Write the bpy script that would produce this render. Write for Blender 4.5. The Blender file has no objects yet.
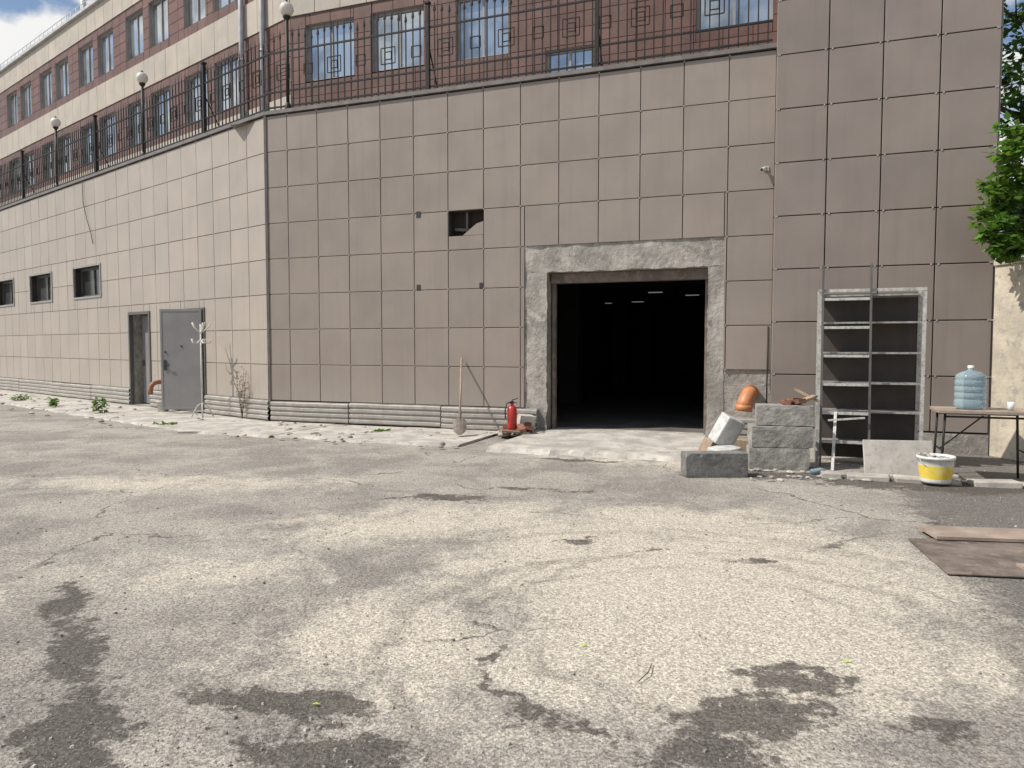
import bpy, math, random
from mathutils import Vector, Matrix, noise
random.seed(7)
R=random.random
def U(a,b): return a+(b-a)*random.random()

# ------------------------------------------------------------------ materials
def newmat(name):
    m=bpy.data.materials.new(name); m.use_nodes=True
    nt=m.node_tree; nt.nodes.clear()
    out=nt.nodes.new('ShaderNodeOutputMaterial')
    b=nt.nodes.new('ShaderNodeBsdfPrincipled')
    nt.links.new(b.outputs[0],out.inputs[0])
    return m,nt,b,out
def N(nt,t,**k):
    n=nt.nodes.new(t)
    for a,v in k.items(): setattr(n,a,v)
    return n
def mixc(nt,fac,a,b,blend='MIX'):
    n=N(nt,'ShaderNodeMix',data_type='RGBA',blend_type=blend)
    for sock,v in ((n.inputs[0],fac),(n.inputs[6],a),(n.inputs[7],b)):
        if hasattr(v,'is_linked') or hasattr(v,'links'): nt.links.new(v,sock)
        elif isinstance(v,(int,float)): sock.default_value=v
        else: sock.default_value=(v[0],v[1],v[2],1)
    return n.outputs[2]
def math_(nt,op,a,b=None,c=None,clamp=False):
    n=N(nt,'ShaderNodeMath',operation=op); n.use_clamp=clamp
    for i,v in enumerate((a,b,c)):
        if v is None: continue
        if hasattr(v,'links'): nt.links.new(v,n.inputs[i])
        else: n.inputs[i].default_value=v
    return n.outputs[0]
def noise_(nt,vec,scale,detail=4,rough=.55,dist=0):
    n=N(nt,'ShaderNodeTexNoise'); n.inputs['Scale'].default_value=scale
    n.inputs['Detail'].default_value=detail; n.inputs['Roughness'].default_value=rough
    n.inputs['Distortion'].default_value=dist
    if vec is not None: nt.links.new(vec,n.inputs['Vector'])
    return n
def smooth(nt,v,a,b,lo=0,hi=1):
    n=N(nt,'ShaderNodeMapRange',interpolation_type='SMOOTHSTEP')
    nt.links.new(v,n.inputs[0]); n.inputs[1].default_value=a; n.inputs[2].default_value=b
    n.inputs[3].default_value=lo; n.inputs[4].default_value=hi
    return n.outputs[0]
def gpos(nt): return N(nt,'ShaderNodeNewGeometry').outputs['Position']
def M(name,col,rough=.6,metal=0,ns=3,na=.15,bump=0,bs=40,col2=None,vc=False,streak=0,dust=0,spec=.5,col3=None):
    m,nt,b,out=newmat(name)
    tc=N(nt,'ShaderNodeTexCoord').outputs['Object']
    n1=noise_(nt,tc,ns,4,.6)
    lo=tuple(c*(1-na) for c in col); hi=tuple(min(1,c*(1+na)) for c in col)
    c=mixc(nt,smooth(nt,n1.outputs[0],.3,.7),lo,hi)
    if col2:
        n2=noise_(nt,tc,ns*2.7,5,.7)
        c=mixc(nt,smooth(nt,n2.outputs[0],.5,.68),c,col2)
    if col3:
        n4=noise_(nt,tc,ns*.9,7,.75,.5)
        c=mixc(nt,smooth(nt,n4.outputs[0],.54,.60,0,.8),c,col3)
    if streak:
        mp=N(nt,'ShaderNodeMapping'); nt.links.new(tc,mp.inputs[0]); mp.inputs['Scale'].default_value=(5,5,.25)
        n3=noise_(nt,mp.outputs[0],1.5,4,.6)
        c=mixc(nt,smooth(nt,n3.outputs[0],.45,.8,0,streak),c,tuple(x*.6 for x in col))
    if dust:
        sx=N(nt,'ShaderNodeSeparateXYZ'); nt.links.new(tc,sx.inputs[0])
        d=math_(nt,'ADD',sx.outputs[2],math_(nt,'MULTIPLY',n1.outputs[0],.8))
        c=mixc(nt,smooth(nt,d,1.6,.35,0,dust),c,(.42,.39,.35))
    if vc:
        at=N(nt,'ShaderNodeAttribute',attribute_name='Col')
        c=mixc(nt,1.0,c,at.outputs['Color'],'MULTIPLY')
    nt.links.new(c,b.inputs['Base Color'])
    b.inputs['Metallic'].default_value=metal
    b.inputs['Specular IOR Level'].default_value=spec
    nt.links.new(smooth(nt,n1.outputs[0],.2,.8,max(0,rough-.12),min(1,rough+.12)),b.inputs['Roughness'])
    if bump:
        nb=noise_(nt,tc,bs,4,.65)
        bp=N(nt,'ShaderNodeBump'); bp.inputs['Strength'].default_value=1; bp.inputs['Distance'].default_value=bump
        nt.links.new(nb.outputs[0],bp.inputs['Height']); nt.links.new(bp.outputs[0],b.inputs['Normal'])
    return m

# ------------------------------------------------------------------ mesh builder
class MB:
    def __init__(s): s.v=[];s.f=[];s.m=[];s.c=[];s.sm=[]
    def face(s,idx,m=0,c=(1,1,1),sm=False): s.f.append(idx);s.m.append(m);s.c.append(c);s.sm.append(sm)
    def poly(s,pts,m=0,c=(1,1,1)):
        i=len(s.v); s.v+= [tuple(p) for p in pts]; s.face(list(range(i,i+len(pts))),m,c)
    def hexa(s,p,m=0,c=(1,1,1)):
        i=len(s.v); s.v+=[tuple(q) for q in p]
        for f in ((3,2,1,0),(4,5,6,7),(0,1,5,4),(1,2,6,5),(2,3,7,6),(3,0,4,7)):
            s.face([i+k for k in f],m,c)
    def box(s,cen,size,rot=(0,0,0),m=0,c=(1,1,1)):
        from mathutils import Euler
        e=Euler(rot).to_matrix(); x,y,z=[k/2 for k in size]; ce=Vector(cen)
        s.hexa([ce+e@Vector(q) for q in ((-x,-y,-z),(x,-y,-z),(x,y,-z),(-x,y,-z),(-x,-y,z),(x,-y,z),(x,y,z),(-x,y,z))],m,c)
    def beam(s,p0,p1,w,d,m=0,c=(1,1,1),side=None):
        p0=Vector(p0);p1=Vector(p1);ax=(p1-p0).normalized()
        sd=Vector(side) if side else (Vector((0,0,1)) if abs(ax.z)<.9 else Vector((1,0,0)))
        a=ax.cross(sd).normalized(); b=a.cross(ax).normalized()
        a=a*w/2;b=b*d/2
        s.hexa([p0-a-b,p0+a-b,p0+a+b,p0-a+b,p1-a-b,p1+a-b,p1+a+b,p1-a+b],m,c)
    def tube(s,pts,r,n=10,m=0,c=(1,1,1),cap=True,sm=True):
        pts=[Vector(p) for p in pts]
        rr=r if isinstance(r,(list,tuple)) else [r]*len(pts)
        rings=[];prev=None
        for k,p in enumerate(pts):
            if k==0: t=pts[1]-p
            elif k==len(pts)-1: t=p-pts[k-1]
            else: t=(pts[k+1]-p).normalized()+(p-pts[k-1]).normalized()
            t=t.normalized() if t.length>1e-9 else Vector((0,0,1))
            if prev is None: a=t.cross(Vector((0,0,1)) if abs(t.z)<.9 else Vector((1,0,0))).normalized()
            else:
                a=prev-t*prev.dot(t); a.normalize()
            prev=a; b=t.cross(a)
            i=len(s.v)
            for j in range(n):
                g=2*math.pi*j/n; s.v.append(tuple(p+(a*math.cos(g)+b*math.sin(g))*rr[k]))
            rings.append(i)
        for k in range(len(pts)-1):
            for j in range(n):
                j2=(j+1)%n
                s.face([rings[k]+j,rings[k]+j2,rings[k+1]+j2,rings[k+1]+j],m,c,sm)
        if cap:
            s.face([rings[0]+j for j in range(n)][::-1],m,c); s.face([rings[-1]+j for j in range(n)],m,c)
    def lathe(s,cen,prof,n=24,m=0,c=(1,1,1),axis=None,cap=False,sm=True):
        ax=Vector(axis).normalized() if axis else Vector((0,0,1))
        a=ax.cross(Vector((0,1,0)) if abs(ax.y)<.9 else Vector((1,0,0))).normalized(); b=ax.cross(a)
        cen=Vector(cen); rs=[]
        for r,h in prof:
            i=len(s.v); rs.append(i)
            for j in range(n):
                g=2*math.pi*j/n; s.v.append(tuple(cen+ax*h+(a*math.cos(g)+b*math.sin(g))*r))
        for k in range(len(prof)-1):
            for j in range(n):
                j2=(j+1)%n
                s.face([rs[k]+j,rs[k]+j2,rs[k+1]+j2,rs[k+1]+j],m,c,sm)
        if cap: s.face([rs[0]+j for j in range(n)],m,c); s.face([rs[-1]+j for j in range(n)],m,c)
    def build(s,name,mats,parent=None,bevel=0):
        me=bpy.data.meshes.new(name); me.from_pydata(s.v,[],s.f); me.validate()
        for mt in mats: me.materials.append(mt)
        if len(me.polygons)==len(s.f):
            me.polygons.foreach_set('material_index',s.m)
            me.polygons.foreach_set('use_smooth',s.sm)
            ca=me.color_attributes.new('Col','FLOAT_COLOR','CORNER')
            d=[]
            for p,cc in zip(me.polygons,s.c): d+= [cc[0],cc[1],cc[2],1.0]*p.loop_total
            ca.data.foreach_set('color',d)
        me.update()
        o=bpy.data.objects.new(name,me); bpy.context.collection.objects.link(o)
        if parent: o.parent=parent
        if bevel:
            b=o.modifiers.new('bev','BEVEL'); b.width=bevel; b.segments=2; b.limit_method='ANGLE'
        return o
def empty(name):
    e=bpy.data.objects.new(name,None); bpy.context.collection.objects.link(e); return e

class Wall:
    def __init__(s,o,u,n): s.o=Vector((o[0],o[1],0)); s.u=Vector((u[0],u[1],0)).normalized(); s.n=Vector((n[0],n[1],0)).normalized()
    def P(s,a,h,d=0): p=s.o+s.u*a+s.n*d; return Vector((p.x,p.y,h))
    def box(s,mb,a0,a1,h0,h1,d0,d1,m=0,c=(1,1,1)):
        mb.hexa([s.P(a0,h0,d0),s.P(a1,h0,d0),s.P(a1,h0,d1),s.P(a0,h0,d1),s.P(a0,h1,d0),s.P(a1,h1,d0),s.P(a1,h1,d1),s.P(a0,h1,d1)],m,c)
def sub(rects,h):
    out=[]
    for (a0,a1,b0,b1) in rects:
        x0,x1,y0,y1=h
        if x1<=a0 or x0>=a1 or y1<=b0 or y0>=b1: out.append((a0,a1,b0,b1)); continue
        if a0<x0: out.append((a0,x0,b0,b1))
        if x1<a1: out.append((x1,a1,b0,b1))
        m0=max(a0,x0); m1=min(a1,x1)
        if b0<y0: out.append((m0,m1,b0,y0))
        if y1<b1: out.append((m0,m1,y1,b1))
    return out
def backing(W,mb,a0,a1,h0,h1,holes,d,m=0):
    rs=[(a0,a1,h0,h1)]
    for h in holes: rs=sub(rs,h)
    for r in rs:
        mb.poly([W.P(r[0],r[2],d),W.P(r[1],r[2],d),W.P(r[1],r[3],d),W.P(r[0],r[3],d)],m)
def panels(W,mb,cols,rows,holes,d0,d1,gap=.006,ch=.005,var=.06,m=0,tilt=.0025):
    for i in range(len(cols)-1):
        for j in range(len(rows)-1):
            rs=[(cols[i],cols[i+1],rows[j],rows[j+1])]
            for h in holes: rs=sub(rs,h)
            k=1+U(-var,var); t=U(-.006,.006); c=(k+t,k,k-t)
            for (a0,a1,b0,b1) in rs:
                if a1-a0<.04 or b1-b0<.04: continue
                a0+=gap;a1-=gap;b0+=gap;b1-=gap
                e=[d1+U(-tilt,tilt) for _ in range(4)]
                I=len(mb.v)
                for dd,cc in ((None,0),(-ch,0),(0,ch)):
                    for q,(x,y) in enumerate(((a0+cc,b0+cc),(a1-cc,b0+cc),(a1-cc,b1-cc),(a0+cc,b1-cc))):
                        mb.v.append(tuple(W.P(x,y,d0 if dd is None else e[q]+dd)))
                for r in (0,4):
                    for q in range(4):
                        q2=(q+1)%4; mb.face([I+r+q,I+r+q2,I+r+4+q2,I+r+4+q],m,c)
                mb.face([I+8,I+9,I+10,I+11],m,c)

# ------------------------------------------------------------------ material set
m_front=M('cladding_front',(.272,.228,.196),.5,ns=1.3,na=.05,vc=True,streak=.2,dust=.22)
m_left_sunlit=M('cladding_left_sunlit',(.365,.318,.272),.5,ns=1.3,na=.05,vc=True,streak=.2,dust=.25)  # same panels as front; grazing sun painted in as a lighter, warmer base
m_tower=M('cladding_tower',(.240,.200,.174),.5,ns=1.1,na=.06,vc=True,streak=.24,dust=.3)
m_gap=M('wall_backing',(.045,.037,.032),.9)
m_conc=M('rough_concrete',(.33,.305,.272),.9,ns=2.2,na=.3,bump=.02,bs=14,col2=(.21,.195,.175),col3=(.45,.42,.375),streak=.5)
m_conc2=M('concrete_slab',(.43,.40,.355),.9,ns=2.2,na=.25,bump=.006,bs=30,col2=(.29,.27,.245))
m_beigewall=M('painted_concrete',(.50,.44,.345),.85,ns=2.2,na=.2,bump=.008,bs=20,col2=(.35,.31,.26),streak=.5)
m_metalsk=M('galvanised_skirting',(.35,.33,.30),.5,metal=.3,ns=5,na=.18,col2=(.25,.235,.22),dust=.4,streak=.3)
m_coping=M('coping_metal',(.17,.15,.14),.5,ns=4)
m_door=M('grey_door_paint',(.215,.208,.205),.5,ns=2,na=.08,streak=.3)
m_frame=M('window_frame',(.30,.28,.27),.5)
m_roofm=M('roof_metal',(.48,.48,.48),.5)
m_dframe=M('dark_window_frame',(.10,.095,.09),.5)
m_iron=M('black_iron',(.022,.020,.019),.55,ns=9,na=.3,spec=.3)
m_brown=M('brown_cladding',(.150,.082,.066),.5,ns=2,na=.12,vc=True,spec=.4)
m_beige=M('beige_cladding',(.44,.39,.325),.55,ns=1.5,na=.07,vc=True,streak=.2)
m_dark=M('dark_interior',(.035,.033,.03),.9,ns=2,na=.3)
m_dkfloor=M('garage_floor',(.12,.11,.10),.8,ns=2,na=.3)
m_pipe=M('grey_pipe',(.38,.39,.40),.5,ns=3)
m_white=M('white_paint',(.56,.545,.51),.55,ns=8,na=.1,col2=(.36,.32,.28))
m_orange=M('orange_pvc',(.50,.20,.08),.5,ns=7,na=.15,col2=(.32,.17,.10))
m_orange2=M('dull_orange_pvc',(.30,.14,.08),.6,ns=7,na=.2,col2=(.20,.12,.08))
m_red=M('red_paint',(.50,.035,.03),.35,ns=5,na=.2)
m_blk=M('black_rubber',(.025,.025,.025),.6)
m_cblock=M('concrete_block',(.29,.275,.25),.92,ns=5,na=.25,bump=.014,bs=22,col2=(.19,.18,.165))
m_cblock2=M('dark_block',(.165,.162,.155),.92,ns=5,na=.25,bump=.012,bs=24,col2=(.24,.23,.215))
m_steel=M('steel_grey_paint',(.32,.315,.30),.5,metal=.2,ns=10,na=.2,col2=(.18,.14,.12))
m_steel2=M('light_steel',(.46,.45,.42),.5,ns=10,na=.2,col2=(.25,.2,.17))
m_shade_sheet=M('painted_shade_sheet',(.060,.048,.042),.7,ns=3,na=.25,streak=.4)  # dark brown painted in for the shade inside the rack
m_wood=M('weathered_wood',(.33,.245,.165),.8,ns=5,na=.3,bump=.003,bs=30,col2=(.22,.18,.145))
m_woodp=M('plywood',(.32,.25,.20),.8,ns=4,na=.2,bump=.002,bs=50,col2=(.24,.21,.18))
m_rust=M('rusty_sheet',(.155,.125,.105),.65,ns=4,na=.3,bump=.003,bs=14,col2=(.25,.195,.155))
m_board=M('white_board',(.50,.465,.42),.8,ns=5,na=.12,col2=(.38,.35,.32),bump=.002,bs=30)
m_buckw=M('white_plastic',(.70,.69,.66),.4,ns=6,na=.06,col2=(.5,.49,.46))
m_bucky=M('yellow_label',(.74,.55,.06),.45,ns=6,na=.1,col2=(.70,.60,.35))
m_bark=M('bark',(.10,.08,.06),.95,ns=12,na=.35,bump=.01,bs=30)
m_stone=M('stone',(.34,.315,.28),.95,ns=30,na=.2,vc=True)
m_brick=M('brick_rubble',(.34,.15,.10),.9,ns=12,na=.25,bump=.004,bs=40,vc=True)
m_foam=M('foam',(.50,.495,.48),.8,ns=6,na=.15,bump=.003,bs=50,col2=(.36,.35,.335))

def glassmat(name,base,rough=.04,metal=.75):
    m,nt,b,out=newmat(name)
    tc=N(nt,'ShaderNodeTexCoord').outputs['Object']
    n=noise_(nt,tc,.9,3)
    c=mixc(nt,smooth(nt,n.outputs[0],.4,.6),tuple(x*.6 for x in base),base)
    nt.links.new(c,b.inputs['Base Color']); b.inputs['Metallic'].default_value=metal; b.inputs['Roughness'].default_value=rough
    return m
m_glass=glassmat('window_glass',(.54,.58,.60))
m_dglass=glassmat('dark_glass',(.10,.10,.10),.15,.3)
def leafmat(name,ca,cb):
    m,nt,b,out=newmat(name)
    at=N(nt,'ShaderNodeAttribute',attribute_name='Col')
    c=mixc(nt,1.0,ca,at.outputs['Color'],'MULTIPLY')
    nt.links.new(c,b.inputs['Base Color']); b.inputs['Roughness'].default_value=.5
    tr=N(nt,'ShaderNodeBsdfTranslucent'); c2=mixc(nt,1.0,cb,at.outputs['Color'],'MULTIPLY'); nt.links.new(c2,tr.inputs[0])
    mx=N(nt,'ShaderNodeMixShader'); mx.inputs[0].default_value=.35
    nt.links.new(b.outputs[0],mx.inputs[1]); nt.links.new(tr.outputs[0],mx.inputs[2]); nt.links.new(mx.outputs[0],out.inputs[0])
    return m
m_leaf=leafmat('foliage',(.11,.21,.04),(.20,.38,.06))
m_leafd=leafmat('foliage_dark',(.07,.14,.03),(.12,.24,.04))
m_dry=leafmat('dry_plant',(.20,.15,.09),(.2,.15,.08))
m_globe=M('opal_globe',(.62,.58,.52),.25,ns=3,na=.05)
m_tube,nt,b,out=newmat('fluorescent_tube'); b.inputs['Base Color'].default_value=(.5,.5,.5,1); b.inputs['Emission Color'].default_value=(.85,.92,1,1); b.inputs['Emission Strength'].default_value=.16
m_bot,nt,b,out=newmat('blue_bottle_plastic'); b.inputs['Transmission Weight'].default_value=.7
b.inputs['Roughness'].default_value=.12; b.inputs['IOR'].default_value=1.2
nn=noise_(nt,N(nt,'ShaderNodeTexCoord').outputs['Object'],9,3); nt.links.new(mixc(nt,nn.outputs[0],(.42,.58,.66),(.56,.70,.76)),b.inputs['Base Color'])

# ------------------------------------------------------------------ ground
gm,nt,b,out=newmat('dusty_asphalt')
P=gpos(nt)
dist=noise_(nt,P,2.2,4,.6)
v1=N(nt,'ShaderNodeVectorMath',operation='SUBTRACT'); nt.links.new(dist.outputs['Color'],v1.inputs[0]); v1.inputs[1].default_value=(.5,.5,.5)
v2=N(nt,'ShaderNodeVectorMath',operation='SCALE'); nt.links.new(v1.outputs[0],v2.inputs[0]); v2.inputs['Scale'].default_value=.6
v3=N(nt,'ShaderNodeVectorMath',operation='ADD'); nt.links.new(P,v3.inputs[0]); nt.links.new(v2.outputs[0],v3.inputs[1])
sx=N(nt,'ShaderNodeSeparateXYZ'); nt.links.new(v3.outputs[0],sx.inputs[0])
cx=N(nt,'ShaderNodeCombineXYZ'); nt.links.new(sx.outputs[0],cx.inputs[0]); nt.links.new(sx.outputs[1],cx.inputs[1])
PD=cx.outputs[0]
def blobs(lst):
    cur=None
    for (x,y,rx,ry,a) in lst:
        mp=N(nt,'ShaderNodeMapping',vector_type='TEXTURE'); nt.links.new(PD,mp.inputs[0])
        mp.inputs['Location'].default_value=(x,y,0); mp.inputs['Rotation'].default_value=(0,0,math.radians(a)); mp.inputs['Scale'].default_value=(rx,ry,1)
        l=N(nt,'ShaderNodeVectorMath',operation='LENGTH'); nt.links.new(mp.outputs[0],l.inputs[0])
        w=math_(nt,'MULTIPLY',math_(nt,'SUBTRACT',1.0,l.outputs['Value']),min(rx,ry)**.5)
        cur=w if cur is None else math_(nt,'MAXIMUM',cur,w)
    return cur
darks=[(-2.75,4.5,.5,.15,-60),(-2.3,3.75,.55,.18,-60),(-1.8,2.95,.6,.2,-65),(-1.05,3.2,.45,.14,-20),(-.75,2.8,.35,.17,-10),
 (1.05,3.15,.5,.2,20),(1.4,3.45,.32,.13,0),(.75,2.8,.33,.17,0),(-.16,3.68,.04,.14,0),(-.05,3.38,.24,.045,-55),(.12,3.12,.2,.06,-35),(.27,2.97,.22,.055,-10),
 (-.75,7.74,.55,.13,0),(.09,8.2,.35,.1,0),(.69,8.05,.22,.08,0),(.55,5.95,.2,.05,15),(1.1,5.7,.12,.06,0),(1.8,5.38,.14,.07,0),
 (1.75,2.95,.2,.09,0),(-.2,2.72,.1,.04,30),(.9,10.2,.7,.12,-15),(3.3,9.0,1.2,.3,-10),(4.9,8.4,1.5,.5,-15)]
brights=[(1.3,5.1,2.0,1.9,0),(1.1,3.9,1.9,1.2,0),(-.6,6.6,1.8,.8,10),(1.5,6.6,1.6,.8,-10),(-.6,3.9,1.0,.8,0),(-3.4,3.4,.6,1.4,0),(-2.2,5.2,.9,.4,0),(-4,8.5,2,.5,0),(1.6,10.1,1.4,.4,-20)]
nA=noise_(nt,P,.45,6,.62); nB=noise_(nt,P,3.5,7,.7); nC=noise_(nt,P,14,6,.75); nD=noise_(nt,P,70,3,.7); nG=noise_(nt,P,1.3,7,.68,.6)
vor=N(nt,'ShaderNodeTexVoronoi'); vor.inputs['Scale'].default_value=85; nt.links.new(P,vor.inputs['Vector'])
vs=N(nt,'ShaderNodeSeparateXYZ'); nt.links.new(vor.outputs['Color'],vs.inputs[0])
base=mixc(nt,smooth(nt,math_(nt,'ADD',math_(nt,'MULTIPLY',nA.outputs[0],.5),math_(nt,'MULTIPLY',nG.outputs[0],.5)),.40,.58),(.262,.243,.218),(.395,.366,.322))
fb=math_(nt,'SUBTRACT',math_(nt,'ADD',math_(nt,'MULTIPLY',nB.outputs[0],.6),math_(nt,'MULTIPLY',nC.outputs[0],.5)),.55)
fg=math_(nt,'MULTIPLY',math_(nt,'SUBTRACT',nG.outputs[0],.46),2.0)
B=math_(nt,'ADD',math_(nt,'ADD',blobs(brights),math_(nt,'MULTIPLY',fb,2.2)),fg)
base=mixc(nt,smooth(nt,B,-.15,.75,0,.97),base,(.565,.512,.43))
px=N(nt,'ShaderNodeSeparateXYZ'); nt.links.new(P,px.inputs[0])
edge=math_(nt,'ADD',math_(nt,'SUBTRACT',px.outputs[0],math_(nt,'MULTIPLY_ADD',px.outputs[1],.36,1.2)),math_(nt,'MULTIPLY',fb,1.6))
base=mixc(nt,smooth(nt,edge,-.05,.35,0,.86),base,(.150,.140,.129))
D=math_(nt,'ADD',blobs(darks),math_(nt,'MULTIPLY',fb,1.45))
base=mixc(nt,smooth(nt,D,-.03,.13,0,.88),base,(.098,.087,.077))
base=mixc(nt,smooth(nt,nC.outputs[0],.60,.74,0,.42),base,(.13,.12,.105))
for (x,y,r,w,amt) in ((.95,3.9,1.62,.10,.45),(.95,3.9,1.25,.05,.28),(1.4,4.3,1.35,.07,.40),(1.5,4.4,1.55,.04,.33),(1.0,4.0,2.3,.12,.28),(1.0,4.0,2.6,.06,.22)):
    s_=N(nt,'ShaderNodeVectorMath',operation='DISTANCE'); nt.links.new(PD,s_.inputs[0]); s_.inputs[1].default_value=(x,y,0)
    ab=math_(nt,'ABSOLUTE',math_(nt,'SUBTRACT',s_.outputs['Value'],r))
    f_=math_(nt,'MULTIPLY',smooth(nt,ab,w,w*.2,0,amt),smooth(nt,nG.outputs[0],.38,.58))
    base=mixc(nt,f_,base,(.17,.155,.135))
vc=N(nt,'ShaderNodeTexVoronoi',feature='DISTANCE_TO_EDGE'); vc.inputs['Scale'].default_value=.42; nt.links.new(PD,vc.inputs['Vector'])
ck=math_(nt,'MULTIPLY',smooth(nt,vc.outputs['Distance'],.007,.001),smooth(nt,nA.outputs[0],.50,.58,0,.75))
base=mixc(nt,ck,base,(.06,.055,.05))
sp=mixc(nt,smooth(nt,vs.outputs[0],0,1),(.62,.62,.62),(1.36,1.35,1.33))
base=mixc(nt,.85,base,sp,'MULTIPLY')
sp2=mixc(nt,smooth(nt,nD.outputs[0],.3,.7),(.70,.70,.70),(1.30,1.30,1.30))
base=mixc(nt,.85,base,sp2,'MULTIPLY')
nt.links.new(base,b.inputs['Base Color']); b.inputs['Roughness'].default_value=.93; b.inputs['Specular IOR Level'].default_value=.25
nE=noise_(nt,P,11,6,.75)
hh=math_(nt,'ADD',math_(nt,'MULTIPLY',nD.outputs[0],.8),math_(nt,'MULTIPLY',nE.outputs[0],2.6))
bp=N(nt,'ShaderNodeBump'); bp.inputs['Distance'].default_value=.013; bp.inputs['Strength'].default_value=.9
nt.links.new(hh,bp.inputs['Height']); nt.links.new(bp.outputs[0],b.inputs['Normal'])
g=MB(); g.poly([(-300,-300,0),(300,-300,0),(300,300,0),(-300,300,0)]); g.build('ground',[gm])

gr=MB()
for i in range(14000):
    y=2.3+7.5*R()**1.6; x=U(-.75,.75)*y
    nn_=noise.noise(Vector((x*1.1,y*1.1,3.3)))
    if nn_<U(-.35,.25): continue
    s=U(.002,.006)*(1+ (R()<.05)*1.6); a=U(0,6.28); k=U(.45,1.25)
    I=len(gr.v); q=4
    for j in range(q):
        t=a+j*2*math.pi/q+U(-.3,.3); gr.v.append((x+s*math.cos(t)*U(.7,1.2),y+s*math.sin(t)*U(.7,1.2),-.001))
    for j in range(q):
        t=a+j*2*math.pi/q+U(-.2,.2); gr.v.append((x+s*.6*math.cos(t),y+s*.6*math.sin(t),s*U(.5,.9)))
    for j in range(q):
        j2=(j+1)%q; gr.face([I+j,I+j2,I+4+j2,I+4+j],0,(k,k,k*.97))
    gr.face([I+4,I+5,I+6,I+7],0,(k,k,k*.97))
gr.build('gravel',[m_stone])

# ------------------------------------------------------------------ building
bld=empty('commercial_building')
C=(-4.97,15.2)
WF=Wall(C,(.937,-.350),(-.350,-.937)); WL=Wall(C,(-.768,.640),(-.640,-.768))
TOP=6.22
rows=[.47]+[.486+.714*k for k in range(1,9)]+[TOP]
colsF=[0.0]+[9.72-.708*k for k in range(13,-1,-1)]
portal=(5.55,8.97,0,3.345)
holeM=(4.06,4.764,3.60,4.056)
smallh=[(3.40,3.49,3.98,4.09),(3.40,3.48,2.63,2.73),(4.68,4.75,2.63,2.73)]
low=(8.97,9.72,0,1.2)
pf=MB(); panels(WF,pf,colsF,rows,[portal,holeM,low],-.03,.02,var=.05)
pf.hexa([WF.P(4.35,3.6,-.01),WF.P(4.758,3.6,-.01),WF.P(4.758,3.6,.02),WF.P(4.35,3.6,.02),WF.P(4.62,3.80,-.01),WF.P(4.758,3.84,-.01),WF.P(4.758,3.84,.02),WF.P(4.62,3.80,.02)])
pf.build('front_cladding',[m_front],bld)
sb=MB()
for h in smallh: WF.box(sb,*h,.005,.027)
sb.build('cladding_hole_patches',[m_blk],bld)  # black boxes added in place of small dark holes in the panels
bk=MB()
backing(WF,bk,0,9.72,0,TOP,[portal,(4.06,4.764,3.6,4.056)],-.03)
WF.box(bk,4.0,4.8,3.5,4.1,-.30,-.26,0)
for a0,a1,h0,h1 in ((4.0,4.06,3.5,4.1),(4.764,4.8,3.5,4.1)): WF.box(bk,a0,a1,h0,h1,-.26,-.031)
WF.box(bk,4.06,4.764,4.056,4.1,-.26,-.031); WF.box(bk,4.06,4.764,3.5,3.6,-.26,-.031)
winL=[(8.25,10.1,2.97,3.80),(11.86,13.7,2.97,3.80),(15.3,17.1,2.97,3.80),(19,20.8,2.97,3.80)]
doorA=(5.35,6.5,0,2.40); doorB=(2.62,3.72,0,2.40)
colsL=[.708*k for k in range(0,58)]
backing(WL,bk,0,40.3,0,TOP,winL+[doorA,doorB],-.03)
bk.build('wall_backing',[m_gap],bld)
cv=MB(); cv.beam(WF.P(4.1,3.75,-.2),WF.P(4.7,3.70,-.2),.05,.05); cv.beam(WF.P(4.35,3.6,-.18),WF.P(4.35,4.05,-.18),.04,.04); cv.build('cladding_rails',[m_rust],bld)
pl_=MB(); panels(WL,pl_,colsL,rows,winL+[doorA,doorB],-.03,.02,var=.045); pl_.build('left_cladding',[m_left_sunlit],bld)
tr=MB()
WF.box(tr,-.03,9.72,TOP,TOP+.07,-.35,.06)
WL.box(tr,-.0,40.3,TOP+.002,TOP+.072,-.35,.06)
tr.beam((C[0]-.012,C[1]-.022,.3),(C[0]-.012,C[1]-.022,TOP),.05,.05,0)
tr.poly([WF.P(-1,TOP-.05,-.1),WF.P(12.4,TOP-.05,-.1),WF.P(12.4,TOP-.05,-8),WF.P(-4,TOP-.05,-8)])
tr.poly([WL.P(0,TOP-.06,-.1),WL.P(40,TOP-.06,-.1),WL.P(40,TOP-.06,-8),WL.P(-3,TOP-.06,-8)])
tr.build('parapet_coping',[m_coping],bld)
sk=MB()
def skirt(W,a0,a1,h0,h1,d=.07):
    n=4; prof=[]
    st=(h1-h0)/n
    for k in range(n):
        prof+=[(h0+k*st,d-.03),(h0+k*st+st*.25,d),(h0+k*st+st*.7,d),(h0+k*st+st*.9,d-.03)]
    prof.append((h1,d-.03))
    ns=max(1,int((a1-a0)/.35)); I=len(sk.v); np_=len(prof)
    for i in range(ns+1):
        a=a0+(a1-a0)*i/ns
        for (y,e) in prof: sk.v.append(tuple(W.P(a,y+noise.noise(Vector((a*1.3,y,5)))*.008,e+noise.noise(Vector((a*1.7,y*2,9)))*.018)))
    for i in range(ns):
        for k in range(np_-1): sk.face([I+i*np_+k,I+(i+1)*np_+k,I+(i+1)*np_+k+1,I+i*np_+k+1])
    sk.poly([W.P(a0,h1-.004,d-.03),W.P(a1,h1-.004,d-.03),W.P(a1,h1+.005,-.02),W.P(a0,h1+.005,-.02)])
    W.box(sk,a1-.004,a1,h0,h1,-.02,d-.02)
for a0,a1 in ((.05,1.9),(1.92,3.9),(3.92,5.8)): skirt(WF,a0,a1,.06+U(-.02,.01),.46+U(-.012,.01),.07+U(0,.015))
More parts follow.
